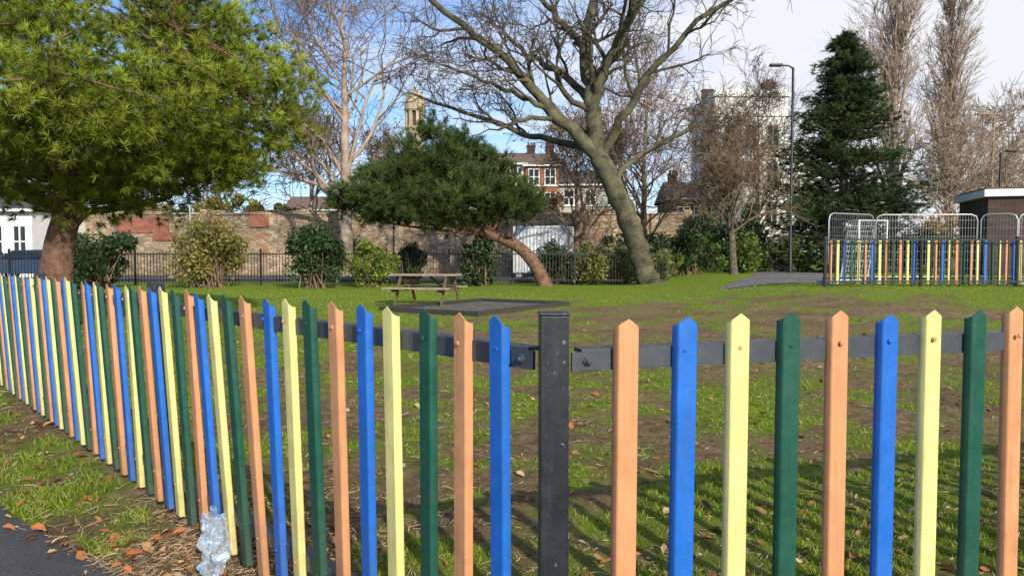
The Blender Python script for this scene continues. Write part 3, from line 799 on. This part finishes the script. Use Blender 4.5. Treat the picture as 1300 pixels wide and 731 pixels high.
def house(name,x0,x1,y0,dep,zb,ze,rh,wallm,roofm,cols,rows,ww=1.1,wh=1.5,chim=True):
    par=empty(name,(0,0,0))
    a=MB();a.box(((x0+x1)/2,y0+dep/2,(zb+ze)/2),(x1-x0,dep,ze-zb));a.obj('walls',wallm,par)
    r=MB();gable(r,x0,x1,y0,y0+dep,ze+.15,rh);r.obj('roof',roofm,par)
    g=MB();f=MB();st=(ze-zb)/rows
    for i in range(cols):
        for j in range(rows): window(g,f,x0+(i+.5)*(x1-x0)/cols,y0,zb+(j+.55)*st,ww,wh)
    g.obj('window_glass',M_glass,par);f.obj('window_frames',M_white,par)
    t=MB();t.beam((x0-.3,y0-.36,ze+.05),(x1+.3,y0-.36,ze+.05),.1,.14);t.obj('gutter',M_white,par)
    if chim:
        c=MB()
        for cx in (x0+.6,x1-.6):
            c.box((cx,y0+dep/2,ze+rh+.1),(.8,.6,1.4));c.box((cx,y0+dep/2,ze+rh+.85),(.95,.75,.14))
            for k in(-.25,.05,.3): c.tube([(cx+k,y0+dep/2,ze+rh+.9),(cx+k,y0+dep/2,ze+rh+1.25)],.1,8)
        c.obj('chimneys',M_brickdark,par)
    return par
M_cream=flat('cream_render',(.62,.58,.5),.8); M_grey=flat('grey_render',(.40,.38,.35),.8)
house('rendered_house',-6.4,-2.8,70,8,3,9.6,1.5,M_white,M_slate,2,3,1.0,1.3)
house('terraced_house',-2.7,1.2,71,8,3,9.9,1.5,M_cream,M_rooftile,3,3,.8,1.5,chim=False)
house('brick_house',1.3,4.4,70.6,8,3,9.7,1.6,M_brickred,M_rooftile,2,3,1.0,1.5)
house('rendered_house',4.6,11,74,8,3,8.2,1.8,M_grey,M_slate,3,2,1.0,1.5)
house('terraced_house',-30,-18,98,8,2,7.2,2.0,M_grey,M_rooftile,5,2,chim=False)
house('brick_house',14.5,19,66,8,0,6.2,1.8,M_brickdark,M_slate,3,2)
house('white_house',-31,-25.9,40,6,0,3.6,1.0,M_white,M_slate,4,1,.7,1.7,chim=False)

def white_block():
    par=empty('white_apartment_building',(0,0,0))
    a=MB();a.box((22.3,74,8.0),(6.8,9,16.0));a.box((27.4,75,6.0),(3.2,7,12));a.obj('walls',M_white,par)
    t=MB()
    t.box((22.3,74,16.15),(7.2,9.4,.3));t.box((22.3,74,14.3),(7.1,9.3,.22));t.box((22.3,74,16.5),(6.6,8.8,.4))
    t.box((22.3,74,10.6),(6.94,9.14,.14));t.box((22.3,74,7.0),(6.94,9.14,.14))
    t.obj('cornices',M_white,par)
    g=MB();f=MB()
    for z in (5.2,8.9,12.4):
        for x in (20.3,22.3,24.3): window(g,f,x,69.5,z,1.0,1.9)
        for y in (71.5,74,76.5): window(g,f,18.9,y,z,1.0,1.9,'x')
    g.obj('window_glass',M_glass,par);f.obj('window_frames',M_grey,par)
    c=MB()
    c.box((25,73,17.3),(1.2,.8,1.2));c.box((25,73,17.95),(1.35,.95,.15))
    for k in(-.4,-.13,.13,.4): c.tube([(25+k,73,18.0),(25+k,73,18.4)],.1,8)
    c.box((19.6,75,17.2),(1.0,.8,1.0));c.box((19.6,75,17.75),(1.15,.95,.12))
    c.obj('chimneys',M_brickdark,par)
white_block()

def tower():
    par=empty('domed_stone_tower',(0,0,0));x,y=-11.7,90
    m=mottled('limestone',(.36,.28,.19),(.52,.42,.3),2,.9,.4,.05)
    b=MB()
    def oct_(r0,r1,z0,z1,s=8):
        V=[(x+r*math.cos(k*6.283/s+.39),y+r*math.sin(k*6.283/s+.39),z) for r,z in((r0,z0),(r1,z1)) for k in range(s)]
        b.add(V,[(k,(k+1)%s,s+(k+1)%s,s+k) for k in range(s)])
    oct_(1.25,1.2,3,16.2);oct_(1.2,1.45,16.2,16.5);oct_(1.45,1.45,16.5,16.7);oct_(1.45,1.15,16.7,16.75)
    for k in range(8):
        a=k*6.283/8+.39;b.box((x+1.0*math.cos(a),y+1.0*math.sin(a),17.6),(.34,.34,1.9),rz=a)
    oct_(1.2,1.4,18.5,18.7);oct_(1.4,1.4,18.7,18.9);oct_(1.4,1.25,18.9,18.95)
    n=10;rs=[(1.28*math.cos(i/n*1.5)**.8,18.95+2.2*math.sin(i/n*1.5)) for i in range(n+1)]
    for (r0,z0),(r1,z1) in zip(rs[:-1],rs[1:]): oct_(r0,r1,z0,z1,16)
    oct_(.15,.12,21.1,21.4);oct_(.22,.02,21.35,21.8)
    b.obj('tower_body',m,par)
    i=MB();i.box((x,y,17.6),(1.5,1.5,1.8));i.obj('belfry_core',M_brickdark,par)
tower()

def flat_building():
    par=empty('flat_roofed_brick_building',(20.2,31.5,0),math.radians(-16))
    a=MB();a.box((4.0,2,1.9),(8.0,4,3.6));a.obj('walls',M_brickdark,par)
    f=MB();f.box((4.0,2,3.86),(8.4,4.4,.3));f.obj('white_fascia',M_white,par)
    r=MB();r.box((4.0,2,4.06),(8.2,4.2,.08));r.obj('roof',M_slate,par)
    g=MB();w=MB()
    for x in (2.6,5.4): window(g,w,x,0,2.4,1.1,.8)
    g.obj('window_glass',M_glass,par);w.obj('window_frames',M_white,par)
flat_building()

def lamp(x,y,h,m=M_black,arm=-.7):
    par=empty('street_lamp',(0,0,0));b=MB()
    b.tube([(x,y,0),(x,y,1.4),(x,y,1.45),(x,y,h)],[.1,.1,.07,.055],10)
    b.tube([(x,y,h-.05),(x+arm*.3,y,h+.08),(x+arm,y,h+.1)],[.05,.04,.035],8)
    b.obj('column',m,par,smooth=True)
    l=MB();l.box((x+arm*1.15,y,h+.1),(.6,.26,.12));l.obj('lantern',m,par,bevel=.04)
lamp(13.15,35,10.0);lamp(32.3,50,10.6,flat('lamp_tan',(.3,.22,.14),.5));lamp(25.6,39,6.6,arm=.5)
def pole():
    par=empty('signpost',(0,0,0));b=MB();b.tube([(-19.1,44,0),(-19.1,44,5.4)],.06,8);b.obj('pole',M_steel,par)
    s=MB();s.box((-17.4,43.6,2.9),(1.3,.05,.7));s.box((-17.4,43.66,1.4),(.08,.08,2.6));s.obj('sign_board',M_brickred,par)
pole()

def container():
    par=empty('white_storage_container',(1.9,41,0),-.35)
    b=MB();b.box((0,0,1.55),(2.9,2.4,2.5));b.obj('body',M_white,par,bevel=.02)
    r=MB()
    for k in range(14): r.box((-1.3+k*.2,-1.22,1.55),(.08,.04,2.2))
    for z in (.36,2.76): r.box((0,-1.225,z),(2.94,.06,.12))
    for x in(-1.45,1.45): r.box((x,-1.225,1.55),(.1,.07,2.5))
    for y in(-.6,0,.6): r.box((1.47,y,1.55),(.04,.06,2.3))
    r.obj('ribs_and_frame',flat('container_grey',(.62,.63,.64)),par)
    f=MB()
    for x in(-1.2,1.2):
        for y in(-1,1): f.box((x,y,.17),(.3,.3,.28))
    f.obj('feet',M_conc,par)
container()

def car():
    par=empty('parked_car',(-23.3,36,.06),.1)
    prof=[(-2.1,.35),(-2.15,.75),(-1.9,.95),(-1.2,1.02),(-.55,1.42),(.7,1.45),(1.5,1.05),(2.05,.95),(2.12,.6),(2.05,.3),(1.75,.3),(1.6,.6),(1.2,.62),(1.0,.3),(-1.0,.3),(-1.2,.62),(-1.55,.62),(-1.75,.3)]
    import bmesh
    bm=bmesh.new();vs=[bm.verts.new((x,-.85*(1 if z<1.1 else .82),z)) for x,z in prof];bm.faces.new(vs)
    vb=[bm.verts.new((x,.85*(1 if z<1.1 else .82),z)) for x,z in prof];bm.faces.new(vb[::-1])
    n=len(prof)
    for i in range(n): bm.faces.new((vs[i],vb[i],vb[(i+1)%n],vs[(i+1)%n]))
    bmesh.ops.triangulate(bm,faces=[x for x in bm.faces if len(x.verts)>4]);bmesh.ops.recalc_face_normals(bm,faces=bm.faces)
    me=bpy.data.meshes.new('body');bm.to_mesh(me);me.materials.append(flat('car_paint',(.03,.05,.09),.25));o=bpy.data.objects.new('body',me);C.objects.link(o);o.parent=par
    g=MB()
    for s in(-1,1):
        g.add([(-1.05,s*.86,1.03),(-.5,s*.72,1.37),(.05,s*.72,1.38),(.05,s*.86,1.03)],[(0,1,2,3)]);g.add([(.13,s*.86,1.03),(.13,s*.72,1.38),(.66,s*.72,1.39),(1.3,s*.86,1.06)],[(0,1,2,3)])
    g.obj('windows',M_glass,par)
    w=MB()
    for x in(-1.38,1.4):
        for s in(-1,1): w.tube([(x,s*.62,.31),(x,s*.87,.31)],.31,20);bolt(w,(x,s*.87,.31),np.array([0,s]),.31,.02,20)
    w.obj('wheels',M_black,par)
car()

# ---------------------------------------------------------------- far fence with temporary mesh panels
def far_fence():
    par=empty('playground_fence',(0,0,0));st={k:MB() for k in 'byog'};bk=MB();rng=G(90)
    x=8.7;i=0;Y=20.2
    seq='oybgyobyog'
    while x<19.5:
        z0=float(height(np.array([x]),np.array([Y]))[0])
        c=seq[i%10]
        m=MB();pale_into(m,np.array([x,Y]),np.array([0,-1.]),1.26,w=.08,rng=rng)
        V=m.v[0];V[:,2]+=z0;st[c].add(V,m.q[0])
        x+=.185+.015*rng.random();i+=1
    z=.39
    for zz in(1.12,.2): bk.beam((8.5,Y+.04,z+zz),(19.5,Y+.04,z+zz),.03,.05)
    x=8.5
    while x<19.5:
        bk.box((x,Y-.16,z+.62),(.026,.026,1.3));x+=.26
    for zz in(1.25,.12): bk.beam((8.5,Y-.16,z+zz),(19.5,Y-.16,z+zz),.03,.045)
    for k in range(5): bk.box((8.5+k*2.6,Y-.12,z+.66),(.07,.07,1.36))
    mt={'b':M_blue,'y':M_yel,'o':M_org,'g':M_grn}
    for k in 'byog': st[k].obj('far_pales_'+k,mt[k],par)
    bk.obj('black_rails_and_posts',M_black,par)
far_fence()
def mesh_panel(x,y,w,rz,h=2.05):
    par=empty('temporary_mesh_fence_panel',(x,y,.38),rz);f=MB();c=.18
    pts=[(0,0,.05),(0,0,h-c),(c*.3,0,h-c*.3),(c,0,h),(w-c,0,h),(w-c*.3,0,h-c*.3),(w,0,h-c),(w,0,.05)]
    f.tube(pts,.02,8);f.tube([(0,0,.2),(w,0,.2)],.016,6);f.tube([(0,0,1.15),(w,0,1.15)],.014,6)
    f.obj('frame',M_steel,par,smooth=True)
    m=MB();k=.08
    while k<w:m.box((k,0,h/2+.1),(.004,.004,h-.22));k+=.08
    for z in (.45,.7,.95,1.4,1.65,1.88): m.box((w/2,0,z),(w,.004,.004))
    m.obj('wire_mesh',M_steel,par)
    b=MB();b.box((0,0,.06),(.22,.6,.13));b.box((w,0,.06),(.22,.6,.13));b.obj('block_feet',M_conc,par,bevel=.02)
mesh_panel(9.1,21.3,2.0,.5);mesh_panel(10.9,22.2,2.9,-.08);mesh_panel(13.85,21.9,.9,-.5);mesh_panel(14.7,21.5,3.2,.0)
def goal():
    par=empty('football_goal',(11.0,23.5,.38),.2);b=MB();w,h=1.0,1.95
    b.tube([(0,0,0),(0,0,h),(w,0,h),(w,0,0)],.04,8);b.tube([(0,0,h),(0,.5,h),(0,.9,0)],.025,6);b.tube([(w,0,h),(w,.5,h),(w,.9,0)],.025,6)
    b.tube([(0,.9,.03),(w,.9,.03)],.025,6)
    b.obj('frame',M_white,par,smooth=True);n=MB()
    for k in range(1,12): n.tube([(k*w/12,0,h),(k*w/12,.5,h),(k*w/12,.9,0)],.006,4)
    for k in range(1,12): n.tube([(0,.5+.4*k/12,h-k*h/12),(w,.5+.4*k/12,h-k*h/12)],.006,4)
    n.obj('net',M_white,par)
goal()

# ---------------------------------------------------------------- picnic table
def picnic():
    z=float(height(np.array([-2.05]),np.array([18.]))[0])
    par=empty('picnic_table',(-2.1,18.0,z),math.radians(-14))
    b=MB();L=1.62
    for k in range(5): b.box((0,-.3+k*.15,.745),(L,.135,.04))
    for s in(-1,1):
        for k in range(2): b.box((0,s*(.62+k*.14),.44),(L,.125,.04))
    b.obj('top_and_seats',mottled('wood_silvered',(.2,.16,.11),(.42,.36,.27),14,.85,.5,.006),par,bevel=.006)
    l=MB()
    for x in(-.58,.58):
        l.box((x,0,.395),(.045,1.5,.09));l.box((x+.05,0,.69),(.045,.7,.07))
        for s in(-1,1): l.beam((x+.0475,s*.3,.68),(x+.0475,s*.68,.0),.04,.095)
    for s in(-1,1): l.beam((s*.5,0,.4),(s*.12,0,.7),.07,.045)
    l.obj('a_frame_legs',mottled('wood_brown',(.08,.055,.035),(.17,.12,.075),14,.85,.5,.006),par,bevel=.004)
picnic()

def trampoline():
    ang=math.atan2(-.53,.85)
    par=empty('inground_trampoline',(-.75,17,.03),ang)
    w,h=1.25,1.9
    f=MB();t=.22
    f.box((0,-h+t/2,.02),(2*w,t,.06));f.box((0,h-t/2,.02),(2*w,t,.06));f.box((-w+t/2,0,.021),(t,2*h-2*t-.004,.06));f.box((w-t/2,0,.021),(t,2*h-2*t-.004,.06))
    f.obj('rubber_surround',mottled('rubber_dark',(.018,.018,.02),(.04,.04,.042),12,.9,.4,.01),par,bevel=.01)
    e=MB()
    for s in(-1,1): e.box((0,s*(h+.03),.0),(2*w+.12,.05,.14));e.box((s*(w+.03),0,.001),(.05,2*h,.14))
    e.obj('steel_edge',M_post,par,bevel=.004)
    m=MB();m.box((0,0,-.01),(2*w-2*t,2*h-2*t,.02))
    k=-h+t+.08
    while k<h-t: m.box((0,k,.006),(2*w-2*t,.045,.012));k+=.09
    m.obj('jumping_bed',mottled('jumping_bed',(.08,.07,.06),(.18,.16,.13),5,.9,.3,.01),par)
trampoline()

# ---------------------------------------------------------------- light, sky, camera
sd=Vector((.40,-.84,.46)).normalized()
el=math.asin(sd.z);az=math.atan2(sd.x,sd.y)
su=bpy.data.lights.new('sun','SUN');su.energy=5.0;su.angle=math.radians(.5);su.color=(1,.93,.78)
so=bpy.data.objects.new('sun',su);C.objects.link(so);so.rotation_euler=sd.to_track_quat('Z','Y').to_euler()
w=bpy.data.worlds.new('World');bpy.context.scene.world=w;w.use_nodes=True;nt=w.node_tree;bg=nt.nodes['Background']
sky=N(nt,'ShaderNodeTexSky',sky_type='NISHITA');sky.sun_disc=False;sky.sun_elevation=el;sky.sun_rotation=az;sky.air_density=1.0;sky.dust_density=.5;sky.ozone_density=2.0
tc=N(nt,'ShaderNodeTexCoord');sp=N(nt,'ShaderNodeSeparateXYZ');nt.links.new(tc.outputs['Generated'],sp.inputs[0])
def mth(op,a,b,c=None):
    n=N(nt,'ShaderNodeMath',operation=op)
    for i,v in enumerate((a,b,c)):
        if v is None: continue
        if isinstance(v,(int,float)): n.inputs[i].default_value=v
        else: nt.links.new(v,n.inputs[i])
    return n.outputs[0]
den=mth('ADD',mth('MAXIMUM',sp.outputs[2],0.0),.16)
cb=N(nt,'ShaderNodeCombineXYZ');nt.links.new(mth('DIVIDE',sp.outputs[0],den),cb.inputs[0]);nt.links.new(mth('DIVIDE',sp.outputs[1],den),cb.inputs[1])
mp=N(nt,'ShaderNodeMapping');mp.inputs['Scale'].default_value=(.75,1.25,1);mp.inputs['Rotation'].default_value=(0,0,.5);mp.inputs['Location'].default_value=(3.2,1.4,0);nt.links.new(cb.outputs[0],mp.inputs[0])
nz=noise(nt,1.2,9,.58,vec=mp.outputs[0],dist=.7)
v=mth('ADD',nz,mth('MULTIPLY',sp.outputs[0],.46)); v=mth('ADD',v,mth('MULTIPLY',sp.outputs[2],-.10))
mask=ramp(nt,v,[(.34,(0,0,0)),(.46,(.45,.45,.45)),(.64,(1,1,1))])
hz=mth('SUBTRACT',1.0,mth('MULTIPLY',mth('MAXIMUM',sp.outputs[2],0),4.0)); hz=mth('MAXIMUM',hz,0.0)
skyc=mixc(nt,1.0,sky.outputs[0],(.72,1.04,1.45),'MULTIPLY')
skyh=mixc(nt,mth('MULTIPLY',hz,.55),skyc,(5.6,6.5,7.4))
cl=mixc(nt,mask,skyh,(6.3,6.5,6.9))
nt.links.new(cl,bg.inputs[0]);bg.inputs[1].default_value=.142

cam=bpy.data.cameras.new('camera');co=bpy.data.objects.new('camera',cam);C.objects.link(co)
cam.lens=26;cam.sensor_width=36;cam.clip_start=.05;cam.clip_end=4000
co.location=(0,0,1.2);co.rotation_euler=(math.radians(90-2.47),0,0)
bpy.context.scene.camera=co
bpy.context.scene.view_settings.view_transform='Standard';bpy.context.scene.view_settings.look='None';bpy.context.scene.view_settings.exposure=0
